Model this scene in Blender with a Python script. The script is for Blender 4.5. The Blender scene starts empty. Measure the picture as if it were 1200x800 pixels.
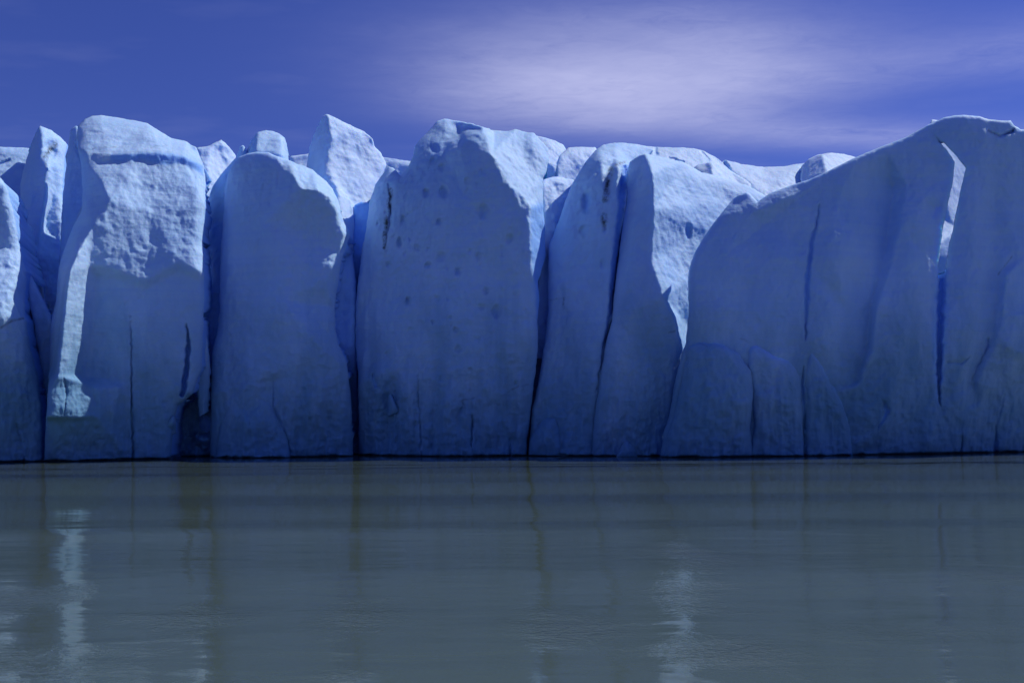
import bpy, math
import numpy as np
from mathutils import Matrix, Vector
from mathutils.geometry import delaunay_2d_cdt

scene = bpy.context.scene
COL = scene.collection
R = math.radians

# ------------------------------------------------------------------ camera
CAM_H = 4.0            # eye height above the lake, standing in a boat
LENS = 35.0
FPX = LENS / 36.0 * 1200.0
PX0, PY0 = 600.0, 485.0   # principal point in the 1200x800 photograph
ROLL = 0.007
cam_data = bpy.data.cameras.new("camera")
cam_data.lens = LENS
cam_data.sensor_width = 36.0
cam_data.shift_y = (PY0 - 400.0) / 1200.0
cam_data.clip_end = 6000
cam = bpy.data.objects.new("camera", cam_data)
cr, sr = math.cos(ROLL), math.sin(ROLL)
# image right, image up, backward
right = Vector((cr, 0, -sr)); up = Vector((sr, 0, cr)); back = Vector((0, -1, 0))
m = Matrix((right, up, back)).transposed().to_4x4()
m.translation = Vector((0, 0, CAM_H))
cam.matrix_world = m
COL.objects.link(cam)
scene.camera = cam

def ray_xz(px, py, Y):
    """photo pixel + distance from the lens -> world x, z"""
    a = (px - PX0) / FPX
    b = (PY0 - py) / FPX
    return (a * cr + b * sr) * Y, CAM_H + (-a * sr + b * cr) * Y

# ------------------------------------------------------------------ light
SUN_EL, SUN_AZ = R(50), R(22)      # azimuth measured from +X (photo right) towards +Y (behind the cliff)
world = bpy.data.worlds.new("World")
scene.world = world
world.use_nodes = True
wn = world.node_tree.nodes; wl = world.node_tree.links
wn.clear()

def N(nodes, typ, **kw):
    n = nodes.new(typ)
    for k, v in kw.items():
        setattr(n, k, v)
    return n

def mathn(nodes, links, op, a, b=None, c=None, clamp=False):
    n = nodes.new('ShaderNodeMath'); n.operation = op; n.use_clamp = clamp
    for i, v in enumerate((a, b, c)):
        if v is None:
            continue
        if isinstance(v, (int, float)):
            n.inputs[i].default_value = v
        else:
            links.new(v, n.inputs[i])
    return n.outputs[0]

def mixrgb(nodes, links, fac, a, b, blend='MIX'):
    n = nodes.new('ShaderNodeMix'); n.data_type = 'RGBA'; n.blend_type = blend
    for sock, v in ((n.inputs[0], fac), (n.inputs[6], a), (n.inputs[7], b)):
        if isinstance(v, (int, float)):
            sock.default_value = v
        elif isinstance(v, tuple):
            sock.default_value = v if len(v) == 4 else (*v, 1)
        else:
            links.new(v, sock)
    return n.outputs[2]

def build_sky():
    M = lambda op, a, b=None, c=None, clamp=False: mathn(wn, wl, op, a, b, c, clamp)
    sky = N(wn, 'ShaderNodeTexSky', sky_type='NISHITA', sun_disc=False,
            sun_elevation=SUN_EL, sun_rotation=R(90) - SUN_AZ, altitude=400,
            air_density=1.0, dust_density=0.2, ozone_density=3.0)
    # deep polarised blue of the slide film
    tint = mixrgb(wn, wl, 1.0, sky.outputs[0], SKY_TINT, 'MULTIPLY')
    tc = N(wn, 'ShaderNodeTexCoord')
    sep = N(wn, 'ShaderNodeSeparateXYZ'); wl.new(tc.outputs['Generated'], sep.inputs[0])
    z = M('MAXIMUM', sep.outputs[2], 0.03)
    cx = M('DIVIDE', sep.outputs[0], z); cy = M('DIVIDE', sep.outputs[1], z)
    comb = N(wn, 'ShaderNodeCombineXYZ'); wl.new(cx, comb.inputs[0]); wl.new(cy, comb.inputs[1])
    def noise(scale, rot, detail, seed, dist=0.0, rough=0.55):
        mp = N(wn, 'ShaderNodeMapping'); wl.new(comb.outputs[0], mp.inputs[0])
        mp.inputs['Scale'].default_value = scale
        mp.inputs['Rotation'].default_value = (0, 0, rot)
        mp.inputs['Location'].default_value = (seed, seed * 1.7, 0)
        n = N(wn, 'ShaderNodeTexNoise'); wl.new(mp.outputs[0], n.inputs[0])
        n.inputs['Scale'].default_value = 1.0
        n.inputs['Detail'].default_value = detail
        n.inputs['Roughness'].default_value = rough
        n.inputs['Distortion'].default_value = dist
        return n.outputs[0]
    n_big = noise((1.4, 2.2, 1), R(12), 4, 3.1)
    n_str = noise((1.8, 3.8, 1), R(18), 9, 7.7, 0.8, 0.62)
    n_fine = noise((8.0, 13.0, 1), R(28), 8, 1.3, 0.9, 0.7)
    def blob(x0, y0, rx, ry, rot):
        dx = M('SUBTRACT', cx, x0); dy = M('SUBTRACT', cy, y0)
        c, s = math.cos(rot), math.sin(rot)
        u = M('ADD', M('MULTIPLY', dx, c / rx), M('MULTIPLY', dy, s / rx))
        v = M('ADD', M('MULTIPLY', dx, -s / ry), M('MULTIPLY', dy, c / ry))
        d2 = M('ADD', M('MULTIPLY', u, u), M('MULTIPLY', v, v))
        wob = M('MULTIPLY', M('SUBTRACT', n_big, 0.5), 1.0)
        wob2 = M('MULTIPLY', M('SUBTRACT', M('ADD', M('MULTIPLY', n_str, 0.75), M('MULTIPLY', n_fine, 0.25)), 0.5), 1.5)
        e = M('ADD', M('ADD', d2, wob), wob2)
        return M('POWER', 2.718, M('MULTIPLY', M('MAXIMUM', e, 0.0), -1.6))
    b1 = blob(0.37, 3.06, 0.62, 0.46, R(4))
    b2 = M('MULTIPLY', blob(1.2, 3.60, 0.9, 0.25, R(6)), 0.22)
    b3 = M('MULTIPLY', blob(0.40, 2.62, 0.7, 0.35, R(3)), 0.12)
    b4 = M('MULTIPLY', blob(1.5, 2.75, 0.7, 0.30, R(-8)), 0.12)
    tot = M('ADD', M('ADD', b1, b2), M('ADD', b3, b4))
    grain = M('MAXIMUM', 0.05, M('ADD', -0.45, M('MULTIPLY', M('ADD', M('MULTIPLY', n_str, 0.5), M('MULTIPLY', n_fine, 0.5)), 2.9)))
    fac = M('SUBTRACT', 1.0, M('POWER', 2.718, M('MULTIPLY', M('MULTIPLY', tot, grain), -1.7)), clamp=True)
    fac = M('MULTIPLY', fac, 0.92)
    # the same thin cirrus elsewhere in the sky
    thin = M('MULTIPLY', M('MULTIPLY', M('SUBTRACT', n_big, 0.5), 1.0, clamp=True), 0.25)
    fac = M('MAXIMUM', fac, thin)
    up_ = M('MULTIPLY', sep.outputs[2], 8.0, clamp=True)
    fac = M('MULTIPLY', fac, up_)
    col = mixrgb(wn, wl, fac, tint, CLOUD)
    bg = N(wn, 'ShaderNodeBackground'); bg.inputs[1].default_value = 0.11
    wl.new(col, bg.inputs[0])
    out = N(wn, 'ShaderNodeOutputWorld'); wl.new(bg.outputs[0], out.inputs[0])

SKY_TINT = (0.285, 0.325, 0.79, 1)
CLOUD = (5.2, 5.4, 8.2, 1)
build_sky()

sd = bpy.data.lights.new("sun", 'SUN')
sd.energy = 3.6; sd.angle = R(0.53); sd.color = (1.0, 0.965, 0.91)
sun = bpy.data.objects.new("sun", sd); COL.objects.link(sun)
sdir = Vector((math.cos(SUN_EL) * math.cos(SUN_AZ), math.cos(SUN_EL) * math.sin(SUN_AZ), math.sin(SUN_EL)))
sun.rotation_euler = sdir.to_track_quat('Z', 'Y').to_euler()
sun.location = sdir * 200

scene.view_settings.view_transform = 'Standard'
scene.view_settings.look = 'None'
scene.view_settings.exposure = 0.0
scene.view_settings.gamma = 1.0

# ------------------------------------------------------------------ noise in numpy
def _hash(ix, iy, iz, seed):
    h = (ix * 374761393 + iy * 668265263 + iz * 2147483647 + seed * 1274126177).astype(np.int64) & 0xFFFFFFFF
    h = ((h ^ (h >> 13)) * 1274126177) & 0xFFFFFFFF
    h = ((h ^ (h >> 16)) * 2246822519) & 0xFFFFFFFF
    return (h ^ (h >> 15)) & 0xFFFFFF

def vnoise(x, y, z, seed=0):
    xi, yi, zi = (np.floor(v).astype(np.int64) for v in (x, y, z))
    fx, fy, fz = x - xi, y - yi, z - zi
    s = lambda t: t * t * t * (t * (t * 6 - 15) + 10)
    ux, uy, uz = s(fx), s(fy), s(fz)
    def g(dx, dy, dz):
        h = _hash(xi + dx, yi + dy, zi + dz, seed)
        gx = (h & 255) / 127.5 - 1; gy = ((h >> 8) & 255) / 127.5 - 1; gz = ((h >> 16) & 255) / 127.5 - 1
        return gx * (fx - dx) + gy * (fy - dy) + gz * (fz - dz)
    x00 = g(0,0,0) * (1-ux) + g(1,0,0) * ux
    x10 = g(0,1,0) * (1-ux) + g(1,1,0) * ux
    x01 = g(0,0,1) * (1-ux) + g(1,0,1) * ux
    x11 = g(0,1,1) * (1-ux) + g(1,1,1) * ux
    y0 = x00 * (1-uy) + x10 * uy
    y1 = x01 * (1-uy) + x11 * uy
    return y0 * (1-uz) + y1 * uz

def fbm(x, y, z, octaves=4, gain=0.5, seed=0):
    a, t = 1.0, 0.0
    for o in range(octaves):
        t = t + a * vnoise(x, y, z, seed + o * 17)
        x, y, z = x * 2.03, y * 2.03, z * 2.03
        a *= gain
    return t

def smooth(t):
    t = np.clip(t, 0, 1)
    return t * t * (3 - 2 * t)

# ------------------------------------------------------------------ materials
def ice_material(name, base_a, base_b, deep, bump=1.0, basal_shade=(0.105, 0.26, 0.42, 1)):
    mt = bpy.data.materials.new(name); mt.use_nodes = True
    nt = mt.node_tree; nd, lk = nt.nodes, nt.links
    nd.clear()
    out = N(nd, 'ShaderNodeOutputMaterial')
    bs = N(nd, 'ShaderNodeBsdfPrincipled'); lk.new(bs.outputs[0], out.inputs[0])
    geo = N(nd, 'ShaderNodeNewGeometry')
    def noise(sc, scale, detail, rough=0.55, dist=0.0):
        mp = N(nd, 'ShaderNodeMapping'); lk.new(geo.outputs['Position'], mp.inputs[0])
        mp.inputs['Scale'].default_value = sc
        n = N(nd, 'ShaderNodeTexNoise'); lk.new(mp.outputs[0], n.inputs[0])
        n.inputs['Scale'].default_value = scale; n.inputs['Detail'].default_value = detail
        n.inputs['Roughness'].default_value = rough; n.inputs['Distortion'].default_value = dist
        return n.outputs[0]
    blot = noise((1, 1, 0.55), 0.22, 6, 0.6, 0.4)
    ramp = N(nd, 'ShaderNodeMapRange'); lk.new(blot, ramp.inputs[0])
    ramp.inputs[1].default_value = 0.36; ramp.inputs[2].default_value = 0.66
    c = mixrgb(nd, lk, ramp.outputs[0], base_a, base_b)
    # thin annual layers, nearly level
    lay = noise((0.05, 0.05, 2.2), 1.0, 5, 0.6, 0.3)
    lr = N(nd, 'ShaderNodeMapRange'); lk.new(lay, lr.inputs[0])
    lr.inputs[1].default_value = 0.42; lr.inputs[2].default_value = 0.62
    lr.inputs[3].default_value = 0.0; lr.inputs[4].default_value = 0.12
    c = mixrgb(nd, lk, lr.outputs[0], c, deep)
    # shade of the lower cliff painted into denser ice, rising in uneven tongues
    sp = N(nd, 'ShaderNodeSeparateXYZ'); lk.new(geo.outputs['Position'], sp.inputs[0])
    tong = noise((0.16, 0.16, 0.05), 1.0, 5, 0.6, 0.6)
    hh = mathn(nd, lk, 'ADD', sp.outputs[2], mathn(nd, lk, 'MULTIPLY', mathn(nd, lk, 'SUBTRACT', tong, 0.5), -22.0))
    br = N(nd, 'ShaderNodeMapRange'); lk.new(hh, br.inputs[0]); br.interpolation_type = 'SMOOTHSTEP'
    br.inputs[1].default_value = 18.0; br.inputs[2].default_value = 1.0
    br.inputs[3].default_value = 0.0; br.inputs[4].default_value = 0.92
    c = mixrgb(nd, lk, br.outputs[0], c, basal_shade)
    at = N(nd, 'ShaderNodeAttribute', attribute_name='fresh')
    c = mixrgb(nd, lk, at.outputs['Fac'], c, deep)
    ad = N(nd, 'ShaderNodeAttribute', attribute_name='dirt')
    dn = noise((1, 1, 1), 1.6, 6, 0.7)
    dr = N(nd, 'ShaderNodeMapRange'); lk.new(dn, dr.inputs[0])
    dr.inputs[1].default_value = 0.35; dr.inputs[2].default_value = 0.6
    dfac = mathn(nd, lk, 'MULTIPLY', ad.outputs['Fac'], dr.outputs[0])
    c = mixrgb(nd, lk, dfac, c, (0.045, 0.05, 0.055, 1))
    lk.new(c, bs.inputs['Base Color'])
    bs.inputs['Roughness'].default_value = 0.62
    bs.inputs['Subsurface Weight'].default_value = 0.35
    bs.inputs['Subsurface Radius'].default_value = (0.18, 0.42, 1.0)
    bs.inputs['Subsurface Scale'].default_value = 0.8
    bs.inputs['IOR'].default_value = 1.31
    bs.inputs['Specular IOR Level'].default_value = 0.25
    # sun-cupped, granular skin
    b1 = noise((1, 1, 0.8), 2.2, 4, 0.55)
    b2 = noise((1, 1, 1), 9.0, 3, 0.6)
    h = mathn(nd, lk, 'ADD', mathn(nd, lk, 'MULTIPLY', b1, 0.07), mathn(nd, lk, 'MULTIPLY', b2, 0.022))
    h = mathn(nd, lk, 'ADD', h, mathn(nd, lk, 'MULTIPLY', lay, 0.05))
    bp = N(nd, 'ShaderNodeBump'); lk.new(h, bp.inputs['Height'])
    bp.inputs['Strength'].default_value = bump; bp.inputs['Distance'].default_value = 1.0
    lk.new(bp.outputs[0], bs.inputs['Normal'])
    return mt

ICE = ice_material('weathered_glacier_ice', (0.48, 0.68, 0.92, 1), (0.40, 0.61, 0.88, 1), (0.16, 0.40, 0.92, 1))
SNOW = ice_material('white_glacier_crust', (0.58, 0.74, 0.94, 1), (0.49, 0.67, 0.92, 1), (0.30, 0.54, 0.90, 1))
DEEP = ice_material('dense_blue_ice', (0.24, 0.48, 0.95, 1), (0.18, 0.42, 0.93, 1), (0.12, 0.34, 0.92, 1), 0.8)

# catspaws: x, y, half widths in metres
CATSPAWS = [(-2.9, 19.5, 1.5, 2.2), (0.8, 18.5, 1.6, 1.8), (4.9, 27.5, 2.2, 4.5), (4.1, 22.0, 1.9, 3.0), (3.2, 16.6, 1.6, 1.5), (-6.4, 20.0, 1.6, 1.6),
            (-8.6, 16.5, 2.2, 1.4), (-3.0, 15.2, 1.6, 0.9), (7.5, 18.0, 2.0, 1.4), (-11.0, 22.0, 2.0, 2.2), (12.0, 24.0, 1.8, 1.5)]

def water_material():
    mt = bpy.data.materials.new('silty_lake_water'); mt.use_nodes = True
    nt = mt.node_tree; nd, lk = nt.nodes, nt.links
    nd.clear()
    M = lambda op, a, b=None, c=None, clamp=False: mathn(nd, lk, op, a, b, c, clamp)
    out = N(nd, 'ShaderNodeOutputMaterial')
    bs = N(nd, 'ShaderNodeBsdfPrincipled'); lk.new(bs.outputs[0], out.inputs[0])
    geo = N(nd, 'ShaderNodeNewGeometry')
    sep = N(nd, 'ShaderNodeSeparateXYZ'); lk.new(geo.outputs['Position'], sep.inputs[0])
    def noise(sc, detail, rough=0.5, dist=0.0, loc=(0, 0, 0), rot=0):
        mp = N(nd, 'ShaderNodeMapping'); lk.new(geo.outputs['Position'], mp.inputs[0])
        mp.inputs['Scale'].default_value = sc; mp.inputs['Location'].default_value = loc
        mp.inputs['Rotation'].default_value = (0, 0, rot)
        n = N(nd, 'ShaderNodeTexNoise'); lk.new(mp.outputs[0], n.inputs[0])
        n.inputs['Scale'].default_value = 1.0; n.inputs['Detail'].default_value = detail
        n.inputs['Roughness'].default_value = rough; n.inputs['Distortion'].default_value = dist
        return n.outputs[0]
    silt = noise((0.02, 0.05, 1), 4)
    c = mixrgb(nd, lk, silt, (0.064, 0.098, 0.082, 1), (0.086, 0.121, 0.096, 1))
    # wind: glassy close under the cliff, light air further out, catspaws near the boat
    gust = noise((0.30, 0.16, 1), 4, 0.6, 0.6, (3.3, 1.1, 0))
    near = N(nd, 'ShaderNodeMapRange'); lk.new(sep.outputs[1], near.inputs[0])
    near.inputs[1].default_value = 60.0; near.inputs[2].default_value = 14.0
    paws = None
    for (x0, y0, rx, ry) in CATSPAWS:
        dx = M('DIVIDE', M('SUBTRACT', sep.outputs[0], x0), rx); dy = M('DIVIDE', M('SUBTRACT', sep.outputs[1], y0), ry)
        g = M('POWER', 2.718, M('MULTIPLY', M('ADD', M('MULTIPLY', dx, dx), M('MULTIPLY', dy, dy)), -1.0))
        paws = g if paws is None else M('MAXIMUM', paws, g)
    grain = noise((1.3, 0.9, 1), 4, 0.6, 0.4)
    gm = N(nd, 'ShaderNodeMapRange'); gm.interpolation_type = 'SMOOTHSTEP'
    lk.new(M('ADD', M('ADD', M('MULTIPLY', paws, 0.30), M('MULTIPLY', gust, 0.8)), M('MULTIPLY', grain, 0.2)), gm.inputs[0])
    gm.inputs[1].default_value = 0.54; gm.inputs[2].default_value = 0.98
    wl_ = noise((0.06, 0.3, 1), 3)
    yy = M('ADD', sep.outputs[1], M('MULTIPLY', M('SUBTRACT', wl_, 0.5), 9.0))
    lee = N(nd, 'ShaderNodeMapRange'); lk.new(yy, lee.inputs[0])
    lee.inputs[1].default_value = 79.0; lee.inputs[2].default_value = 75.0
    calm = M('MULTIPLY', lee.outputs[0], M('ADD', 0.10, M('MULTIPLY', near.outputs[0], 0.90)))
    w = M('MULTIPLY', calm, M('ADD', 0.06, gm.outputs[0]))
    swell = noise((0.016, 0.11, 1), 0.0, 0.4, 0.2)
    chop = noise((0.35, 0.9, 1), 2, 0.45, 0.3, rot=R(10))
    rip = noise((6.5, 7.5, 1), 3, 0.6, 0.5, rot=R(-14))
    h = M('MULTIPLY', M('MULTIPLY', swell, M('ADD', 0.02, M('MULTIPLY', lee.outputs[0], M('ADD', 0.8, near.outputs[0])))), 0.24)
    h = M('ADD', h, M('MULTIPLY', M('MULTIPLY', chop, calm), 0.030))
    h = M('ADD', h, M('MULTIPLY', M('MULTIPLY', rip, w), 0.030))
    bp = N(nd, 'ShaderNodeBump'); lk.new(h, bp.inputs['Height'])
    bp.inputs['Strength'].default_value = 1.0; bp.inputs['Distance'].default_value = 1.0
    rg = M('ADD', M('MULTIPLY', lee.outputs[0], 0.04), M('ADD', 0.015, M('MULTIPLY', w, 0.13)))
    df = N(nd, 'ShaderNodeBsdfDiffuse'); lk.new(c, df.inputs[0])
    gl = N(nd, 'ShaderNodeBsdfGlossy'); lk.new(rg, gl.inputs['Roughness']); lk.new(bp.outputs[0], gl.inputs['Normal'])
    frn = N(nd, 'ShaderNodeFresnel'); frn.inputs[0].default_value = 1.333; lk.new(bp.outputs[0], frn.inputs['Normal'])
    mx = N(nd, 'ShaderNodeMixShader')
    lk.new(frn.outputs[0], mx.inputs[0]); lk.new(df.outputs[0], mx.inputs[1]); lk.new(gl.outputs[0], mx.inputs[2])
    nd.remove(bs)
    lk.new(mx.outputs[0], out.inputs[0])
    return mt
WATER = water_material()

# ------------------------------------------------------------------ mesh building
def make_mesh(name, verts, quads, tris, mat, attrs=None, sm=True):
    me = bpy.data.meshes.new(name)
    nv = len(verts); nq = len(quads); ntr = len(tris)
    me.vertices.add(nv)
    me.vertices.foreach_set('co', np.asarray(verts, np.float32).ravel())
    loops = np.concatenate([np.asarray(quads, np.int32).ravel(), np.asarray(tris, np.int32).ravel()]).astype(np.int32)
    me.loops.add(len(loops)); me.loops.foreach_set('vertex_index', loops)
    me.polygons.add(nq + ntr)
    starts = np.concatenate([np.arange(nq) * 4, nq * 4 + np.arange(ntr) * 3]).astype(np.int32)
    me.polygons.foreach_set('loop_start', starts)
    me.update(calc_edges=True); me.validate()
    if sm:
        me.polygons.foreach_set('use_smooth', np.ones(len(me.polygons), bool))
    for k, v in (attrs or {}).items():
        a = me.attributes.new(k, 'FLOAT', 'POINT'); a.data.foreach_set('value', np.asarray(v, np.float32))
    me.materials.append(mat)
    return me

def polyline_resample(P, n):
    P = np.asarray(P, float)
    d = np.r_[0, np.cumsum(np.hypot(*np.diff(P, axis=0).T))]
    t = np.linspace(0, d[-1], n)
    return np.c_[np.interp(t, d, P[:, 0]), np.interp(t, d, P[:, 1])]

def seg_dist(px, py, P):
    """distance to a polyline, and the running parameter of the nearest point"""
    best = np.full(px.shape, 1e9); par = np.zeros(px.shape)
    P = np.asarray(P, float)
    for i in range(len(P) - 1):
        a, b = P[i, :2], P[i + 1, :2]
        ab = b - a; L = max((ab ** 2).sum(), 1e-9)
        t = np.clip(((px - a[0]) * ab[0] + (py - a[1]) * ab[1]) / L, 0, 1)
        d = np.hypot(px - a[0] - t * ab[0], py - a[1] - t * ab[1])
        k = d < best
        best = np.where(k, d, best); par = np.where(k, i + t, par)
    return best, par

def inside_poly(px, py, poly):
    c = np.zeros(px.shape, bool)
    n = len(poly)
    for i in range(n):
        x1, y1 = poly[i]; x2, y2 = poly[(i + 1) % n]
        if y1 == y2:
            continue
        k = ((y1 > py) != (y2 > py)) & (px < (x2 - x1) * (py - y1) / (y2 - y1) + x1)
        c ^= k
    return c

def interp_depth(ctrl, px, py):
    pts, val, edges = [], [], []
    for line in ctrl:
        if isinstance(line, tuple):
            line = [line]
        s = len(pts)
        for (x, y, d) in line:
            pts.append((x, y)); val.append(d)
        edges += [(s + i, s + i + 1) for i in range(len(line) - 1)]
    A = np.array(pts, float); V = np.array(val, float)
    def idw(x, y):
        w = 1.0 / (((A[:, 0] - x) ** 2 + (A[:, 1] - y) ** 2) ** 1.5 + 1e-3)
        return float((w * V).sum() / w.sum())
    x0, x1, y0, y1 = px.min(), px.max(), py.min(), py.max()
    for fx in np.linspace(x0 - 40, x1 + 40, 5):
        for fy in np.linspace(y0 - 40, y1 + 40, 5):
            if x0 - 30 < fx < x1 + 30 and y0 - 30 < fy < y1 + 30:
                continue
            pts.append((fx, fy)); val.append(idw(fx, fy))
    vs, es, fs, ov, oe, of = delaunay_2d_cdt([Vector(p) for p in pts], edges, [], 0, 1e-4)
    dv = []
    for i, o in enumerate(ov):
        dv.append(val[o[0]] if o else idw(vs[i].x, vs[i].y))
    out = np.full(px.shape, np.nan)
    for f in fs:
        a, b, c = (np.array(vs[i]) for i in f)
        den = (b[1] - c[1]) * (a[0] - c[0]) + (c[0] - b[0]) * (a[1] - c[1])
        if abs(den) < 1e-9:
            continue
        l1 = ((b[1] - c[1]) * (px - c[0]) + (c[0] - b[0]) * (py - c[1])) / den
        l2 = ((c[1] - a[1]) * (px - c[0]) + (a[0] - c[0]) * (py - c[1])) / den
        l3 = 1 - l1 - l2
        k = (l1 >= -1e-6) & (l2 >= -1e-6) & (l3 >= -1e-6)
        out[k] = (l1 * dv[f[0]] + l2 * dv[f[1]] + l3 * dv[f[2]])[k]
    bad = np.isnan(out)
    if bad.any():
        out[bad] = [idw(x, y) for x, y in zip(px[bad], py[bad])]
    return out

def blur(d, n):
    for _ in range(n):
        p = np.pad(d, 1, mode='edge')
        d = (p[1:-1, 1:-1] * 4 + 2 * (p[:-2, 1:-1] + p[2:, 1:-1] + p[1:-1, :-2] + p[1:-1, 2:])
             + p[:-2, :-2] + p[:-2, 2:] + p[2:, :-2] + p[2:, 2:]) / 16
    return d

BLOCK_N = [0]
def ice(name, L, T, Rt, ctrl, mat=None, rnd=1.0, rtop=None, thick=6.0, cracks=(), pits=(), dirt=(), fresh=(),
        holes=(), step=1.3, soft=3, rough=1.0, label=None, cat=None, group=None, parent=None, floats=True,
        shrink=0.22, lumps=1.0, lean=1.0, cap=True, parts=(), folds=(), flute=1.0, away=0.0):
    """One body of ice.  L, T, Rt: its left, top and right outline (left and right run upward), ctrl: distances
    (metres from the boat) at points of its face; the sides run back into the glacier."""
    BLOCK_N[0] += 1
    seed = BLOCK_N[0] * 101
    L = np.array(L, float); T = np.array(T, float); Rt = np.array(Rt, float)
    T = np.vstack([L[-1:], T, Rt[-1:]]) if len(T) else np.vstack([L[-1:], Rt[-1:]])
    if floats:   # carry the body on below the water line
        L = np.vstack([[L[0, 0], L[0, 1] + 16], L]); Rt = np.vstack([[Rt[0, 0], Rt[0, 1] + 16], Rt])
    plen = lambda P: np.hypot(*np.diff(P, axis=0).T).sum()
    B = np.vstack([L[:1], Rt[:1]])
    nu = max(8, int(max(plen(T), plen(B)) / step)); nv = max(8, int(max(plen(L), plen(Rt)) / step))
    Lr, Rr = polyline_resample(L, nv), polyline_resample(Rt, nv)
    Br, Tr = polyline_resample(B, nu), polyline_resample(T, nu)
    u = np.linspace(0, 1, nu)[None, :, None]; v = np.linspace(0, 1, nv)[:, None, None]
    P = ((1 - u) * Lr[:, None] + u * Rr[:, None] + (1 - v) * Br[None] + v * Tr[None]
         - ((1 - u) * (1 - v) * Br[0] + u * (1 - v) * Br[-1] + (1 - u) * v * Tr[0] + u * v * Tr[-1]))
    px, py = P[..., 0], P[..., 1]
    d = interp_depth(ctrl, px.ravel(), py.ravel()).reshape(px.shape)
    d = blur(d, soft) + away
    sc = d / FPX                                   # metres per pixel
    es, _ = seg_dist(px, py, L); er, _ = seg_dist(px, py, Rt); et, _ = seg_dist(px, py, T)
    rtop = rnd if rtop is None else rtop
    for e, rr in ((es, rnd), (er, rnd), (et, rtop)):
        if rr > 0:
            t = np.clip(1 - e * sc / rr, 0, 1)
            d = d + rr * (1 - np.sqrt(np.clip(1 - t * t, 0, 1))) * 0.9
    edge = np.clip(np.minimum(np.minimum(es, er), et) * sc / 1.2, 0, 1)   # 0 at the outline
    fr = np.zeros(px.shape); di = np.zeros(px.shape)
    wx = px + 2.2 * vnoise(px / 9, py / 9, 0 * px, 5) + 1.0 * vnoise(px / 3, py / 4, 0 * px, 6)
    wy = py + 2.2 * vnoise(px / 9, py / 9, 0 * px + 3, 7)
    for (line, dep) in cracks:
        ln = np.array(line, float)
        dist, par = seg_dist(wx, wy, ln)
        w = np.interp(par, np.arange(len(ln)), ln[:, 2])
        q = 1 - smooth((dist / np.maximum(w / 2, 0.3) - 0.25) / 1.25)
        d = d + 0.75 * dep * q * np.clip(w / 3.0, 0.25, 1)
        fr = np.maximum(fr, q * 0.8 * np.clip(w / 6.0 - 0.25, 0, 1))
    for (line, wd, am) in folds:
        dist, par = seg_dist(wx, wy, np.array(line, float))
        fade = np.clip(np.minimum(par, len(line) - 1 - par) / 0.7 + 0.15, 0, 1)
        d = d - am * fade * smooth(1 - dist / wd)
    for (x, y, rx, ry, dep) in pits:
        q = np.clip(1 - np.hypot((wx - x) / rx, (wy - y) / ry), 0, 1)
        d = d + 0.85 * dep * smooth(q * 1.3)
    for (line, w) in dirt:
        ln = np.array(line, float)
        dist, _ = seg_dist(wx, wy, ln)
        di = np.maximum(di, np.clip(1.3 - dist / w, 0, 1) * min(1.0, w / 2.6))
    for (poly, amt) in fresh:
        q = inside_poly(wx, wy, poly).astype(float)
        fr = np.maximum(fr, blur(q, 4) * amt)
    x, z = ray_xz(px, py, d)
    # natural relief of the face
    n_big = fbm(x * .13, d * .13, z * .10, 3, .5, 11)
    n_mid = fbm(x * .55, d * .55, z * .45, 4, .55, 23)
    n_rid = 0.5 - np.abs(fbm(x * .38 + 9, d * .38, z * .22, 3, .5, 31))
    n_flu = fbm(x * 1.7, d * 1.7, z * .28, 3, .5, 43)
    n_cup = fbm(x * 1.5, d * 1.5, z * 1.8, 3, .55, 57)
    low = np.clip(1.2 - z / 9.0, 0, 1)
    disp = rough * (0.75 * lumps * n_big + 0.26 * n_mid - 0.14 * n_rid + (0.10 + 0.26 * low) * flute * n_flu + (0.10 + 0.07 * low) * n_cup + 0.17 * low * n_mid)
    d2 = d + disp * (0.35 + 0.65 * edge) + lean * 2.2 * np.clip(1 - z / 13.0, 0, 1.1) ** 1.3
    if floats:   # the lake has undercut the foot
        notch = 1 - smooth((z - (0.12 + 0.22 * vnoise(x * .55, 0 * x, 0 * x, 3))) / 0.10)
        d2 = d2 + 2.0 * notch
    wob = 0.10 * rough * fbm(x * .9, d * .9, z * .9, 3, .6, 71)
    X = x + (d2 - d) * x / d + wob
    Z = z + (d2 - d) * (z - CAM_H) / d + 0.7 * wob
    verts = np.stack([X, d2, Z], -1).reshape(-1, 3)
    I = np.arange(nu * nv).reshape(nv, nu)
    quads = np.stack([I[:-1, :-1], I[:-1, 1:], I[1:, 1:], I[1:, :-1]], -1).reshape(-1, 4)
    fcx = px.ravel()[quads].mean(1); fcy = py.ravel()[quads].mean(1)
    keep = np.ones(len(quads), bool)
    for h in holes:
        keep &= ~inside_poly(fcx, fcy, h)
    quads = quads[keep]
    hole_rims = [np.array(list(h) + [h[0]], float) for h in holes]
    # sides: run the boundary back into the glacier
    e = np.concatenate([quads[:, [0, 1]], quads[:, [1, 2]], quads[:, [2, 3]], quads[:, [3, 0]]])
    key = np.sort(e, 1); key = key[:, 0].astype(np.int64) * (nu * nv) + key[:, 1]
    uq, inv, cnt = np.unique(key, return_inverse=True, return_counts=True)
    be = e[cnt[inv] == 1]
    fc = verts[quads].mean(1)
    inw = np.zeros((nu * nv, 2)); nf = np.zeros(nu * nv)
    for k in range(4):
        np.add.at(inw, quads[:, k], fc[:, [0, 2]]); np.add.at(nf, quads[:, k], 1)
    bv = np.unique(be)
    iw = inw[bv] / np.maximum(nf[bv], 1)[:, None] - verts[bv][:, [0, 2]]
    iw /= np.maximum(np.hypot(iw[:, 0], iw[:, 1]), 1e-6)[:, None]
    inner0 = np.zeros(nu * nv, bool); inner0[bv] = True
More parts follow.
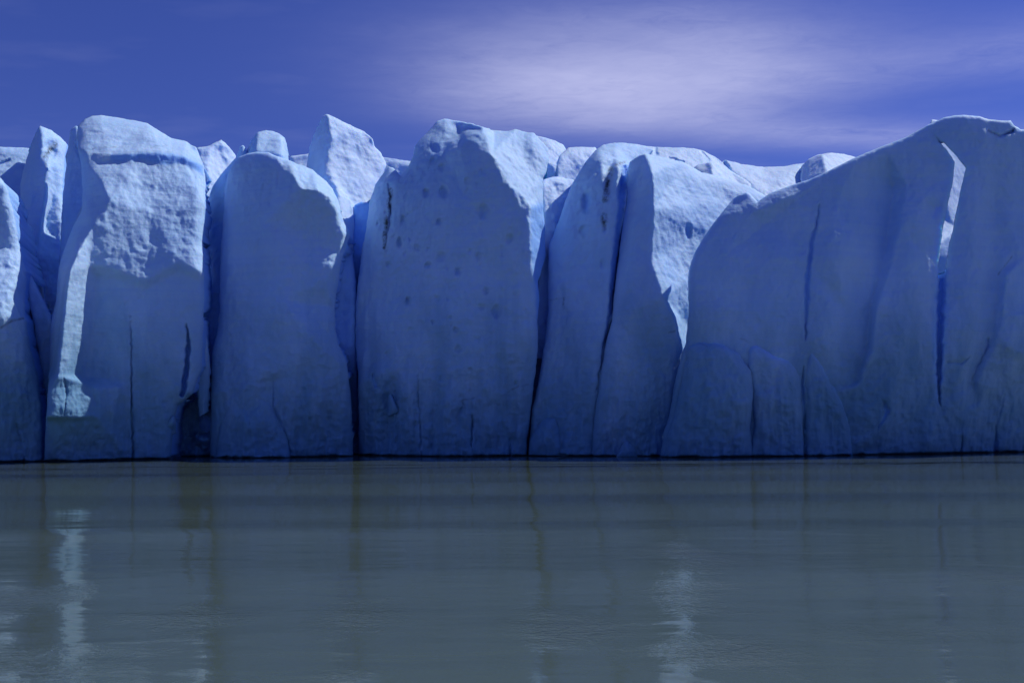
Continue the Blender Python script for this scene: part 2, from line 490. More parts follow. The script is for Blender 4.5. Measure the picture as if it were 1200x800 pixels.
    inner0.reshape(nv, nu)[0] = inner0.reshape(nv, nu)[-1] = False
    inner0.reshape(nv, nu)[:, 0] = inner0.reshape(nv, nu)[:, -1] = False
    for hp in hole_rims:
        hv = np.where(inner0)[0]
        qx, qy = px.ravel()[hv], py.ravel()[hv]
        bd = np.full(len(hv), 1e9); nx_, ny_ = qx.copy(), qy.copy()
        for i in range(len(hp) - 1):
            a, e_ = hp[i], hp[i + 1] - hp[i]
            t = np.clip(((qx - a[0]) * e_[0] + (qy - a[1]) * e_[1]) / max((e_ ** 2).sum(), 1e-9), 0, 1)
            cx_, cy_ = a[0] + t * e_[0], a[1] + t * e_[1]
            dd = np.hypot(qx - cx_, qy - cy_); kk = dd < bd
            bd = np.where(kk, dd, bd); nx_ = np.where(kk, cx_, nx_); ny_ = np.where(kk, cy_, ny_)
        s_ = sc.ravel()[hv]
        verts[hv, 0] += (nx_ - qx) * s_; verts[hv, 2] -= (ny_ - qy) * s_
    rim = np.zeros(nu * nv, bool); rim[I[0]] = rim[I[-1]] = rim[I[:, 0]] = rim[I[:, -1]] = True
    hs = np.where(rim[bv], 1.0, 0.45)          # the ice is thinner round a slit
    remap = np.full(nu * nv, -1); remap[bv] = np.arange(len(bv))
    allv = [verts]; allq = [quads]; prev = bv; pv = verts[bv]
    offs = [thick * f for f in (0.06, 0.2, 0.5, 1.0)]
    base = nu * nv
    for o in offs:
        q = verts[bv].copy()
        nz = 0.07 * o * vnoise(q[:, 0] * .5, q[:, 1] * .5 + o, q[:, 2] * .5, seed)
        q[:, 1] += o * hs
        q[:, 0] += o * hs * q[:, 0] / verts[bv][:, 1] + iw[:, 0] * (shrink * o + 0.05 + nz * 0.12 + (hs < 1) * 0.5 * o)
        q[:, 2] += np.minimum(0, o * (q[:, 2] - CAM_H) / verts[bv][:, 1]) + iw[:, 1] * (shrink * o * 0.6 + 0.02 + nz * 0.3)
        idx = base + np.arange(len(bv)); base += len(bv)
        allv.append(q)
        a, b = be[:, 0], be[:, 1]
        if prev is bv:
            pa, pb = a, b
        else:
            pa, pb = prev[remap[a]], prev[remap[b]]
        na, nb = idx[remap[a]], idx[remap[b]]
        allq.append(np.stack([pb, pa, na, nb], -1))
        prev = idx
    verts = np.concatenate(allv); quads = np.concatenate(allq)
    extra = len(verts) - nu * nv
    # close the back with a fan
    outer = np.zeros(nu * nv, bool); outer[I[0]] = outer[I[-1]] = outer[I[:, 0]] = outer[I[:, -1]] = True
    k = outer[be[:, 0]] & outer[be[:, 1]] & cap
    last = prev
    cen = verts[last[remap[bv[outer[bv]]]]].mean(0)
    cen[1] = verts[last][:, 1].mean()
    verts = np.vstack([verts, cen]); ci = len(verts) - 1
    tris = np.stack([last[remap[be[k, 1]]], last[remap[be[k, 0]]], np.full(k.sum(), ci)], -1)
    zero = np.zeros(extra + 1)
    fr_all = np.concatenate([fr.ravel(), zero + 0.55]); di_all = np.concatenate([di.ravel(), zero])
    org = np.array([verts[:nu * nv, 0].mean(), verts[:nu * nv, 1].mean(), max(verts[:nu * nv, 2].min(), 0.0)])
    attrs = {'fresh': fr_all, 'dirt': di_all}
    pieces = []
    main = np.ones(len(quads), bool)
    if parts or True:
        nfq = keep.sum()
        cx_, cy_ = fcx[keep], fcy[keep]
        for (pname, poly) in parts:
            if isinstance(poly, tuple):        # an oval melt pit
                x0, y0, rx, ry = poly[:4]
                q = np.hypot((cx_ - x0) / (rx * .8), (cy_ - y0) / (ry * .8)) < 1
            else:
                q = inside_poly(cx_, cy_, poly)
            q = np.r_[q, np.zeros(len(quads) - nfq, bool)] & main
            if q.sum() > 6:
                main &= ~q
                pieces.append((pname, q))
    full = make_mesh(name, verts - org, quads, tris, mat or ICE)
    nrm = np.zeros(len(verts) * 3, np.float32); full.vertex_normals.foreach_get('vector', nrm); nrm = nrm.reshape(-1, 3)
    bpy.data.meshes.remove(full)
    def sub(pname, qs, ts, origin):
        ids, iv = np.unique(np.concatenate([qs.ravel(), ts.ravel()]), return_inverse=True)
        q2 = iv[:qs.size].reshape(-1, 4); t2 = iv[qs.size:].reshape(-1, 3)
        me = make_mesh(pname, verts[ids] - origin, q2, t2, mat or ICE, {a: v[ids] for a, v in attrs.items()})
        if pieces:
            me.normals_split_custom_set_from_vertices(nrm[ids].tolist())
        return bpy.data.objects.new(pname, me)
    o = sub(name, quads[main], tris, org); COL.objects.link(o)
    if parent is not None:
        o.parent = parent; o.location = Vector(org) - parent.location
    else:
        o.location = org
    for pname, q in pieces:
        po = verts[np.unique(quads[q])].mean(0)
        ch = sub(pname, quads[q], np.zeros((0, 3), int), po); COL.objects.link(ch)
        ch.parent = o; ch.location = Vector(po - org)
    if label: o['label'] = label
    if cat: o['category'] = cat
    if group: o['group'] = group
    return o

# ------------------------------------------------------------------ the ice front, left to right
FRONT = 'ice blocks of the glacier front'

# A: leftmost block, cut by the frame
ice('ice_block', [(-95, 546), (-95, 200)], [(-60, 188), (-30, 196), (-8, 200)],
    [(50, 542), (50, 507), (48, 470), (44, 445), (34, 404), (28, 367), (29, 340), (30, 317), (23, 294), (17, 260), (9, 225), (2, 210)],
    [[(-95, 200, 85), (0, 208, 88.5), (9, 225, 89.5), (24, 294, 90.5), (30, 320, 91)],
     [(-95, 420, 84), (-40, 395, 85.3), (0, 370, 86.5), (15, 352, 88.3), (29, 337, 90.8)],
     [(-95, 430, 84), (-40, 408, 85.3), (0, 385, 86.6), (24, 374, 88.2)],
     (-95, 540, 86), (0, 540, 86.8), (50, 540, 88.3), (40, 440, 88.4)],
    cracks=[([(18, 495, 1.5), (24, 515, 2), (29, 541, 3)], 0.6)], dirt=[([(0, 384), (14, 376), (26, 373)], 1.6)],
    rnd=0.8, thick=9, label='leftmost ice block, cut by the frame, sunlit on its upper right edge', cat='ice block', group=FRONT)

# fin between A and C
ice('ice_fin', [(52, 540), (52, 490), (46, 420), (38, 372), (30, 345)], [(27, 325), (33, 318)],
    [(70, 540), (68, 460), (68, 400), (60, 368), (50, 350), (40, 328)],
    [(30, 325, 93.5), (40, 328, 93.5), (50, 352, 92.5), (58, 375, 91.5), (46, 410, 92), (52, 540, 90.5), (70, 540, 90.5), (66, 400, 92)],
    rnd=0.5, thick=4, label='thin dark blade of ice leaning in the left crevasse', cat='ice fin')

# spire with the dirty scoop
ice('ice_spire', [(22, 400), (22, 300), (24, 216), (27, 199), (34.5, 176), (40, 162)], [(43, 153), (47, 147.5), (53, 149.5), (60, 152), (66, 157)],
    [(84, 400), (80, 300), (72, 232), (74, 205), (75, 185), (78, 168)],
    [(22, 400, 99), (24, 216, 101.5), (35, 178, 102.5), (47, 148, 103.5), (66, 157, 104.5), (78, 168, 105.5),
     [(50, 165, 102.2), (56, 200, 100.8), (52, 240, 99.5), (44, 300, 97.5)],
     [(76, 190, 104.6), (70, 204, 103.4), (60, 232, 101.9), (52, 262, 100.8)], (84, 300, 99.5), (84, 400, 98)],
    pits=[(58, 178, 12, 18, 0.9)], dirt=[([(52, 183), (60, 174), (66, 168)], 3.6), ([(56, 178), (54, 197), (53, 205)], 1.6)],
    rnd=0.8, thick=4, away=3.5, floats=False, label='narrow pointed spire with a dark dirt smudge near its tip', cat='ice spire')
ice('ice_fin', [(70, 400), (70, 300), (73, 235), (77, 200), (79, 178)], [(82, 155), (85, 150), (89, 147.5)],
    [(110, 400), (108, 300), (104, 230), (100, 180), (94, 150)],
    [(70, 400, 97), (76, 200, 101.5), (83, 152, 103), (94, 150, 103), (88, 250, 98), (100, 300, 96), (110, 400, 95)],
    rnd=0.5, thick=1.5, floats=False, label='thin upright leaf of ice between the dirty spire and the broad capped block', cat='ice fin')

# C: the broad block with a cap and a ledge
c = ice('ice_block', [(52, 542), (53, 504), (56, 460), (58, 420), (59, 382), (66, 351), (67, 330), (69, 312), (76, 290), (86, 265), (95, 248), (97, 225), (95, 196), (92, 178), (90, 160)],
    [(91, 148), (99, 140), (108, 136), (118, 135), (138, 138), (158, 141.5), (173, 144.5), (184, 152), (201, 162), (219, 166), (230, 173)],
    [(200, 538), (202, 500), (208, 475), (225, 462), (236, 430), (238, 380), (239, 340), (237, 283), (240, 239), (241, 213), (239, 196)],
    [[(92, 148, 99), (115, 135, 100.5), (173, 144, 101.5), (219, 166, 101), (239, 190, 99.5)],
     [(92, 175, 95.6), (101, 178, 95), (128, 182, 94.6), (165, 179, 95.2), (190, 180, 95.8), (215, 183, 96.9), (238, 193, 98)],
     [(128, 189, 94.8), (165, 188, 95.3), (195, 194, 96.0), (215, 192, 97.0), (238, 206, 98)],
     [(104, 194, 94.2), (121, 216, 92.3), (128, 234, 91.2), (122, 250, 90.7), (109, 265, 90.2), (89, 300, 88.0), (81, 320, 86.9), (74, 380, 86.4), (68, 439, 85.8), (58, 454, 85.3), (56, 470, 84.9), (55, 489, 84.5)],
     (97, 225, 94.2), (86, 265, 93), (70, 312, 91.5), (60, 382, 90.4), (58, 430, 89.5),
     (180, 250, 92.9), (237, 283, 93.7), (240, 239, 95.0),
     [(105, 311, 89.6), (130, 314, 90.3), (170, 329, 91.2), (210, 305, 92.0), (238, 320, 92.4)],
     [(113, 325, 91.0), (110, 380, 91.0), (104, 440, 90.2), (106, 452, 88.9), (117, 456, 88.9), (117, 490, 88.5)],
     [(55, 492, 86.2), (118, 493, 88.6)],
     [(122, 328, 91.1), (132, 326, 91.1), (170, 340, 91.6), (210, 317, 92.4), (238, 332, 92.8)], (150, 450, 91.2), (200, 450, 91.8), (236, 430, 92.3), (200, 535, 91.8), (150, 535, 91.0), (100, 535, 89.4), (52, 540, 88)],
    cracks=[([(153, 370, 0.8), (154, 410, 1.8), (154, 470, 2.0), (156, 540, 2.6)], 0.9),
            ([(218, 378, 0.8), (221, 400, 4), (219, 430, 6), (214, 462, 6)], 1.5),
            ([(73, 432, 1), (77, 455, 2), (76, 486, 1)], 0.5)],
    dirt=[([(95, 176), (118, 173), (140, 173)], 0.9), ([(176, 172), (196, 171)], 0.8)],
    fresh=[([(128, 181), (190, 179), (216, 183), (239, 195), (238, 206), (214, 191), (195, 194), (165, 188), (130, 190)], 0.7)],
    rnd=0.9, rtop=1.6, thick=4.5, soft=2, lean=0.7, rough=0.68, parts=[('ledge', [(126, 181), (165, 177), (190, 177), (216, 181), (242, 193), (242, 208), (214, 194), (195, 196), (165, 190), (128, 192)]), ('cap', [(88, 120), (245, 120), (245, 193), (216, 181), (190, 177), (165, 177), (126, 181), (104, 179), (92, 177)])], label='broad flat-fronted ice block with a rounded cap, half sunlit and half in shadow', cat='ice block', group=FRONT)
ice('ice_fin', [(234, 488), (229, 445), (223, 400), (226, 380)], [(231, 371), (234, 368)],
    [(244, 482), (246, 430), (243, 400), (238, 380)],
    [(226, 470, 93.8), (226, 380, 94.2), (234, 368, 94.6), (246, 470, 94.6), (243, 400, 95)],
    cracks=[([(233, 372, 2), (235, 385, 4), (239, 402, 1.5)], 0.8)], rnd=0.5, thick=2.5, floats=False, parent=c)
ice('ice_flake', [(190, 512), (191, 500)], [(199, 490), (203, 486)], [(206, 508), (206, 490)],
    [(191, 505, 91.6), (200, 498, 91.2), (206, 505, 92.2)], rnd=0.4, thick=1.2, floats=False, parent=c, soft=1)
# broken dark ice in the hollow
ice('ice_rubble', [(196, 536), (200, 500), (205, 470)], [(215, 462), (228, 460)], [(252, 536), (252, 500), (250, 470)],
    [(196, 536, 96), (205, 470, 98), (228, 460, 98), (252, 536, 97), (225, 500, 98.5), (235, 515, 96), (215, 525, 97.5)],
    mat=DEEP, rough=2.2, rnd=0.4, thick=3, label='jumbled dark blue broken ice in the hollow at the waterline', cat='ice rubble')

# small lit ice between C and D
ice('ice_block', [(226, 320), (228, 250), (229, 180)], [(231, 173), (240, 172), (246, 170.5), (252, 167)], [(290, 320), (285, 250), (276, 182), (270, 174), (263, 167), (259, 164)],
    [(229, 180, 112), (246, 171, 113), (259, 164, 114), (276, 182, 116), (240, 230, 109), (235, 320, 106), (285, 320, 109)],
    mat=SNOW, rnd=0.8, thick=5, floats=False, label='small sunlit ice peak set back between two front blocks', cat='ice block')
# slab rising out of the crevasse
ice('ice_fin', [(232, 520), (236, 420), (238, 330), (240, 260), (245, 232)], [(249, 219), (260, 203), (270, 192), (277, 184), (281, 172), (285, 170)],
    [(270, 520), (275, 420), (285, 330), (292, 260), (293, 200), (289, 176)],
    [(232, 520, 99), (238, 330, 102), (245, 232, 104.5), (260, 203, 104), (281, 172, 103.5), (289, 176, 103), (292, 260, 100), (270, 520, 97), (252, 330, 100)],
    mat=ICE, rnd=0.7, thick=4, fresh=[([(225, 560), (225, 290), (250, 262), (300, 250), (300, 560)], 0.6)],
    label='jagged blue slab climbing out of the crevasse behind the rounded dark block', cat='ice fin')

# D: dark rounded block
d_ = ice('ice_block', [(246, 536), (247, 464), (248, 414), (256, 382), (258, 330), (259, 288), (262, 260), (263, 231), (266, 208)],
    [(272, 193), (280, 184), (290, 180), (301, 178), (315, 178.5), (324, 183), (338, 187), (349, 192), (367, 199), (378, 209), (390, 221)],
    [(414, 533), (412, 476), (409, 445), (406, 423), (396, 402), (393, 385), (392, 360), (396, 330), (400, 303), (405, 288), (411, 274), (405, 264), (399, 250), (398, 239)],
    [[(272, 193, 98.6), (301, 178, 98.0), (324, 183, 97.2)], [(300, 200, 97.6), (328, 196, 96.8), (344, 205, 95.6), (353, 221, 94.6), (372, 223, 94.7), (386, 229, 95.0), (396, 250, 95.2), (403, 276, 95.4)],
     [(338, 187, 97.6), (367, 199, 99.2), (390, 221, 99.4), (399, 240, 99.4), (411, 272, 98.8)],
     (262, 260, 97.6), (310, 260, 96.2), (330, 350, 94.6), (380, 330, 94.2), (398, 300, 95.4), (392, 360, 95.5), (258, 330, 96.5), (250, 420, 95.6), (300, 450, 94), (370, 400, 93.6), (400, 430, 94.2),
     (246, 535, 94.4), (320, 535, 93), (414, 533, 95)],
    cracks=[([(320, 440, 1.5), (321, 480, 3), (331, 500, 3), (340, 530, 2)], 0.35), ([(352, 440, 1), (354, 490, 2)], 0.25)],
    rnd=1.2, rtop=0.6, thick=7, parts=[('shoulder', [(338, 180), (344, 205), (353, 222), (372, 224), (386, 230), (396, 250), (404, 278), (420, 280), (400, 200)])], folds=[([(292, 420), (286, 470), (282, 534)], 24, .7), ([(375, 400), (368, 470), (362, 534)], 22, .7), ([(330, 230), (326, 320), (322, 400)], 34, .6)], label='tall rounded ice block in shade with a sunlit right shoulder', cat='ice block', group=FRONT)
ice('ice_buttress', [(252, 538), (257, 500), (268, 470)], [(290, 455), (318, 470)], [(340, 536), (338, 515), (330, 498)],
    [(252, 538, 93.6), (268, 470, 93.9), (318, 470, 93.5), (295, 500, 92.4), (340, 536, 92.4), (290, 536, 92.2)],
    rnd=0.7, thick=2, parent=d_, soft=6)
ice('ice_hummock', [(286, 240), (287, 200), (289, 177)], [(295, 163), (302, 155), (312, 152.5), (320, 154), (327, 157)], [(344, 240), (343, 200), (337, 178), (336, 168), (334, 162)],
    [(288, 180, 103), (302, 155, 104), (327, 157, 105), (337, 178, 105), (300, 175, 101.5), [(330, 160, 104), (333, 180, 101.5)], (310, 235, 100), (344, 240, 103)],
    rnd=1.0, thick=5, floats=False, label='rounded knob of ice behind the top of the dark block', cat='ice block')
# step behind D's right side
ice('ice_fin', [(378, 540), (378, 400), (372, 380), (372, 320)], [(380, 310), (392, 300)], [(421, 540), (421, 480), (417, 400), (418, 330), (412, 290), (400, 296)],
    [(378, 540, 98), (372, 320, 98.5), (392, 300, 99.5), (412, 290, 101), (421, 480, 101), (395, 400, 98.3), (421, 540, 100)],
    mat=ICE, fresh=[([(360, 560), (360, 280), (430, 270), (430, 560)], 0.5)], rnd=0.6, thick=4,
    label='recessed blue step of ice on the right flank of the rounded block', cat='ice fin')

# E: sharp tower
e_ = ice('ice_tower', [(352, 330), (355, 250), (359, 205), (360, 192), (362.5, 173), (366, 162)], [(370, 153), (375, 142), (379, 136), (383, 133.5), (392, 137.5), (401, 142), (412, 147.5)],
    [(408, 330), (415, 262), (428, 246), (439, 225), (453, 194), (447, 181), (439, 172), (437, 163), (424, 153)],
    [[(384, 134, 106), (387, 162, 104.6), (384, 180, 104.2), (380, 203, 103.6)], (360, 192, 106.5), (366, 160, 107), (355, 250, 104.5),
     (424, 153, 109), (453, 193, 110.5), (439, 225, 107.5), [(388, 206, 103.4), (396, 221, 103), (408, 245, 102.6), (413, 271, 102.5)], (398, 215, 104), (414, 238, 104.6), (370, 260, 102), (370, 330, 101), (408, 330, 101.5)],
    mat=SNOW, rnd=0.6, thick=6, floats=False, label='sharp pointed ice tower, bright on its right face', cat='ice tower')
ice('ice_fin', [(388, 330), (389, 250), (390, 228)], [(394, 221), (400, 222)], [(416, 330), (416, 275), (414, 245), (408, 230)],
    [(390, 228, 101.6), (396, 221, 101.6), (408, 230, 103.2), (416, 275, 103), [(398, 235, 100.8), (404, 275, 100.2)], (389, 330, 101), (416, 330, 101.8)],
    mat=SNOW, rnd=0.4, thick=2.5, floats=False, parent=e_)
# far ice between tower and H
ice('ice_ridge', [(335, 260), (335, 190)], [(341, 183), (350, 182), (362, 180), (400, 180), (446, 184), (462, 186)], [(500, 260), (500, 190), (482, 189)],
    [(335, 190, 121), (480, 189, 122), (400, 182, 122), (335, 260, 113), (500, 260, 114)], mat=SNOW, rnd=0.8, thick=6, floats=False,
    label='low sunlit ridge of ice far behind the sharp tower', cat='ice ridge')
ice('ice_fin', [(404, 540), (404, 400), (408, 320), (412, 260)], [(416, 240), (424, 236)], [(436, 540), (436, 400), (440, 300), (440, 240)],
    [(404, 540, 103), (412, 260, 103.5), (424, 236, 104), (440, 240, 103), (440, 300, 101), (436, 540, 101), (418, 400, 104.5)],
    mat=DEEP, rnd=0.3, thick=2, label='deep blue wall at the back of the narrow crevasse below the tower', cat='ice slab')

# H: big pitted block
pits = [(520, 225, 8, 12, 1.0), (566, 248, 9, 14, 1.0), (515, 260, 6, 7, .7), (517, 301, 8, 9, .8), (468, 284, 6, 10, .7), (499, 226, 6, 8, .6), (502, 311, 6, 6, .6),
        (537, 318, 6, 7, .7), (597, 280, 6, 8, .6), (508, 188, 6, 7, .5), (518, 196, 5, 7, .5), (472, 257, 5, 8, .6), (509, 174, 9, 10, .35), (569, 341, 5, 7, .6), (581, 365, 6, 13, .9),
        (564, 360, 5, 6, .5), (534, 386, 5, 6, .5), (536, 409, 5, 8, .4), (478, 353, 5, 8, .5), (548, 212, 5, 6, .4), (455, 310, 5, 6, .4), (488, 290, 5, 6, .4), (560, 300, 5, 6, .35)]
pits = [(x, y, rx * .85, ry * .8, dp * .75) for (x, y, rx, ry, dp) in pits]
_r = np.random.default_rng(5)
pits += [(440 + 175 * a, 200 + 250 * b_, 1.6 + 2.6 * c_ ** 3, 2.2 + 3.6 * c_ ** 3, 0.08 + 0.16 * c_) for a, b_, c_ in _r.random((70, 3)) if a < .75 or b_ > .35]
h_ = ice('ice_block', [(420, 534), (420, 440), (416, 400), (418, 345), (424, 294), (429, 271), (433, 237), (440, 216)],
    [(455, 195), (462, 198), (470, 206), (478, 196), (484, 183), (486, 172), (492, 164), (501, 155), (512, 142), (521, 139), (538, 142), (561, 147), (578, 152.5), (595, 154), (603, 151.5), (615, 155), (625, 156), (631, 162), (637, 168)],
    [(617, 536), (618, 515), (622, 480), (627, 440), (631, 400), (630, 376), (632, 350), (630, 330), (640, 300), (638, 262), (636.5, 236), (636, 209), (640, 203), (643, 188), (642, 175)],
    [(420, 534, 97.3), (416, 400, 98.2), (429, 271, 99.5), (440, 216, 100.5), (455, 195, 101.5), (486, 172, 100), (501, 155, 101), (521, 139, 102),
     [(478, 197, 98.6), (467, 212, 98.2), (462, 228, 97.9), (457, 262, 97.7), (450, 300, 97.3)], (448, 250, 98.2), 
     [(520, 182, 97.6), (538, 174, 96.3), (548, 162, 96.1), (556, 156, 96.2), (566, 153, 96.6)], (523, 164, 99.6), (540, 150, 101.5),
     [(570, 157, 96.6), (577, 182, 94.6), (591, 208, 93.8), (607, 237, 93.3), (614, 231, 93.7), (621, 243, 93.3), (620, 258, 93.0), (622, 290, 93), (622, 312, 93), (628, 335, 93.2), (625, 376, 92.8), (624, 440, 92.8)],
     (578, 153, 100.5), (603, 152, 101.5), (630, 160, 102), (643, 185, 101), (636, 209, 98.6), (620, 200, 98.2), (637, 240, 97.2), (632, 262, 96), (640, 300, 97),
     (500, 230, 96.2), (560, 250, 94), (500, 300, 95.8), (430, 340, 98), (520, 350, 94.4), (600, 330, 93.0), (470, 430, 94.8), (540, 440, 93), (470, 535, 94.3), (540, 536, 92.2), (617, 536, 92.8)],
    pits=pits, dirt=[([(458, 222), (456, 246), (452, 262), (450, 290)], 2.6), ([(608, 451), (598, 458), (588, 464)], 1.2), ([(620, 450), (612, 452)], 1.0), ([(556, 466), (540, 470), (545, 478)], 1.2), ([(580, 473), (585, 473)], 1.6), ([(432, 455), (446, 452)], 1.0)],
    cracks=[([(462, 450, 1), (463, 462, 2.5), (466, 470, 1)], .5), ([(490, 440, .8), (490, 468, 2.5), (492, 480, 1)], .6), ([(492, 480, 1), (493, 505, 2), (493, 534, 2)], .4),
            ([(552, 486, 1.5), (553, 500, 2.8), (552, 524, 1.5)], .9), ([(512, 451, 1), (512, 482, 2)], .3), ([(597, 512, 1.5), (597, 536, 3.5)], .5),
            ([(456, 215, 1.5), (458, 250, 2.5), (453, 280, 1.5), (450, 300, 1)], .7), ([(437, 440, 3), (441, 452, 5), (446, 455, 1)], .5), ([(541, 478, 3), (536, 488, 2)], .3)],
    fresh=[([(622, 240), (645, 236), (648, 400), (632, 410), (626, 330), (622, 300)], .7), ([(500, 168), (518, 166), (522, 180), (508, 192)], .3)],
    rnd=1.0, rtop=1.2, thick=9, soft=3, parts=[('melt_pit', p) for p in pits[:23] if p[2] >= 4.2 and p[1] > 180] + [('shoulder', [(567, 140), (570, 158), (577, 182), (591, 208), (607, 238), (614, 232), (622, 244), (630, 252), (650, 262), (660, 140)]), ('flank', [(470, 190), (467, 212), (460, 228), (456, 262), (450, 300), (447, 340), (410, 345), (410, 190)])], folds=[([(446, 420), (442, 480), (438, 534)], 14, .7), ([(480, 420), (478, 480), (476, 534)], 16, .6), ([(525, 440), (523, 490), (520, 536)], 18, .7), ([(575, 420), (574, 480), (574, 536)], 22, .6), ([(545, 240), (540, 320), (536, 400)], 40, .6)], label='big shaded ice block pocked with melt pits, its right shoulder sunlit', cat='ice block', group=FRONT)
ice('ice_flake', [(454, 488), (455, 470), (456, 463)], [(458, 461)], [(468, 482), (464, 474), (460, 463)],
    [(455, 470, 94.4), (459, 462, 94.5), (462, 476, 94.0), (455, 488, 94.5), (468, 482, 94.3)], rnd=0.3, thick=1, floats=False, parent=h_, soft=1)

# ice behind H's right shoulder
ice('ice_ridge', [(590, 260), (592, 200), (612, 165)], [(625, 158), (640, 162), (652, 165.5)], [(700, 260), (690, 200), (664, 176), (660, 170)],
    [(612, 165, 115), (640, 162, 116), (660, 170, 117), (592, 260, 108), (700, 260, 110), (640, 190, 112), (690, 200, 114)],
    mat=SNOW, rnd=0.8, thick=5, floats=False, label='small lumpy sunlit ridge just behind the pitted block', cat='ice ridge')
s2 = ice('ice_block', [(645, 300), (650, 250), (652, 206), (652.5, 190)], [(656, 182), (666, 173), (680, 172), (697, 172.6)], [(740, 300), (735, 230), (715, 190)],
    [(652, 190, 106.5), (666, 173, 109), (697, 172, 111), (655, 250, 104.5), (740, 300, 108), (715, 190, 111), (645, 300, 103)],
    mat=SNOW, rnd=0.5, rtop=1.0, thick=5, floats=False, label='flat topped sunlit block set back beside the pitted block', cat='ice block')
ice('ice_block', [(624, 420), (632, 300), (637, 276), (636, 240), (634, 213)], [(638, 210), (648, 207), (660, 208), (672, 211)], [(690, 420), (690, 300), (690, 240), (685, 215)],
    [(635, 212, 100.4), (650, 208, 102), (672, 211, 104), (637, 276, 98.2), (632, 300, 98), (660, 250, 101.2), (690, 240, 104), (690, 300, 102), (624, 420, 97.5), (690, 420, 101)],
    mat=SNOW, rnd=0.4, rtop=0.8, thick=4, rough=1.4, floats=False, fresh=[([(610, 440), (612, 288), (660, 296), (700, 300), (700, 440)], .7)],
    label='squat rough block wedged in the gap right of the pitted block', cat='ice block')
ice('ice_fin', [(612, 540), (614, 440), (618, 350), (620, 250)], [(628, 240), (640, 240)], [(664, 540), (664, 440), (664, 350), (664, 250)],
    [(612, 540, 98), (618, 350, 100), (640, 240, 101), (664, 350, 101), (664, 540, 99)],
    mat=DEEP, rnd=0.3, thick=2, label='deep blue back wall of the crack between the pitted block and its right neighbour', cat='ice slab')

# I: block with the black dirt streak
i_ = ice('ice_block', [(620, 536), (620, 515), (623, 482), (632, 442), (639, 395), (642.5, 360), (642, 331), (643, 288), (655, 259), (662, 236), (672, 213), (686, 190)],
    [(692, 183), (698, 176), (706, 170), (721, 167), (733, 168), (744, 169), (755, 171)],
    [(694, 536), (697, 500), (700, 473), (706, 439), (710, 398), (717, 373), (719, 340), (722, 314), (726, 282), (733, 245), (738, 205), (766, 176)],
    [(620, 536, 93), (639, 395, 95), (642, 331, 96), (655, 259, 97.8), (672, 213, 99), (690, 187, 100),
     [(700, 175, 101), (721, 167, 103), (755, 170, 106)], [(704, 190, 98), (707, 205, 96.4), (706, 220, 95.8)],
     [(716, 196, 99), (722, 186, 100)], (738, 190, 102.5), 
     [(713, 205, 96.6), (710, 240, 95.2), (708, 262, 94.6), (704, 330, 93.6)],
     [(720, 196, 96.3), (724, 192, 96.5), (726, 200, 95.9), (723, 230, 94.8), (719, 282, 93.6), (714, 330, 92.8), (708, 390, 92.1), (702, 439, 91.6)],
     (670, 260, 97), (660, 330, 95), (680, 400, 93), (650, 450, 93.4), (698, 473, 91.2), (694, 536, 91), (655, 536, 92)],
    cracks=[([(732, 196, 4), (730, 215, 8), (728, 245, 8), (723, 285, 7), (719, 320, 7), (715, 370, 5), (708, 405, 3), (702, 440, 1.5), (698, 465, .8)], 1.3)],
    pits=[(687, 237, 7, 16, .6), (684, 271, 6, 9, .5), (706, 310, 5, 7, .4), (709, 268, 4, 8, .4)],
    dirt=[([(716, 198), (712, 215), (709, 235)], 3.2), ([(708, 252), (708, 264)], 3.2), ([(722, 193), (732, 190)], 2.0), ([(661, 350), (661, 362)], 1.6), ([(640, 352), (660, 350)], .8)],
    fresh=[([(683, 228), (692, 228), (690, 252), (683, 250)], .5)],
    rnd=1.0, rtop=1.4, thick=8, parts=[('dirt_seam', [(714, 194), (720, 200), (715, 222), (712, 240), (712, 268), (705, 268), (705, 238), (709, 212)]), ('melt_pit', (687, 237, 7, 16)), ('melt_pit', (684, 271, 6, 9))], label='ice block with a streak of black dirt beside a deep blue crack', cat='ice block', group=FRONT)
ice('ice_buttress', [(619, 533), (621, 515), (628, 500)], [(638, 490), (650, 488)], [(668, 534), (663, 510), (659, 496)],
    [(619, 533, 92.7), (628, 500, 92.6), (650, 488, 92.5), (642, 510, 91.5), (668, 534, 92.3), (645, 533, 92)],
    rnd=0.8, thick=2, parent=i_, soft=6, floats=False)
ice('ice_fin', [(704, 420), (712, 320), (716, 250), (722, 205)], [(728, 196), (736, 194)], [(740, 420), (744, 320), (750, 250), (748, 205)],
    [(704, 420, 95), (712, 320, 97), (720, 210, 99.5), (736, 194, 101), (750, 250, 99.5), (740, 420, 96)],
    mat=DEEP, rnd=0.2, thick=2, floats=False, label='deep blue back wall of the crack beside the black dirt streak', cat='ice slab')

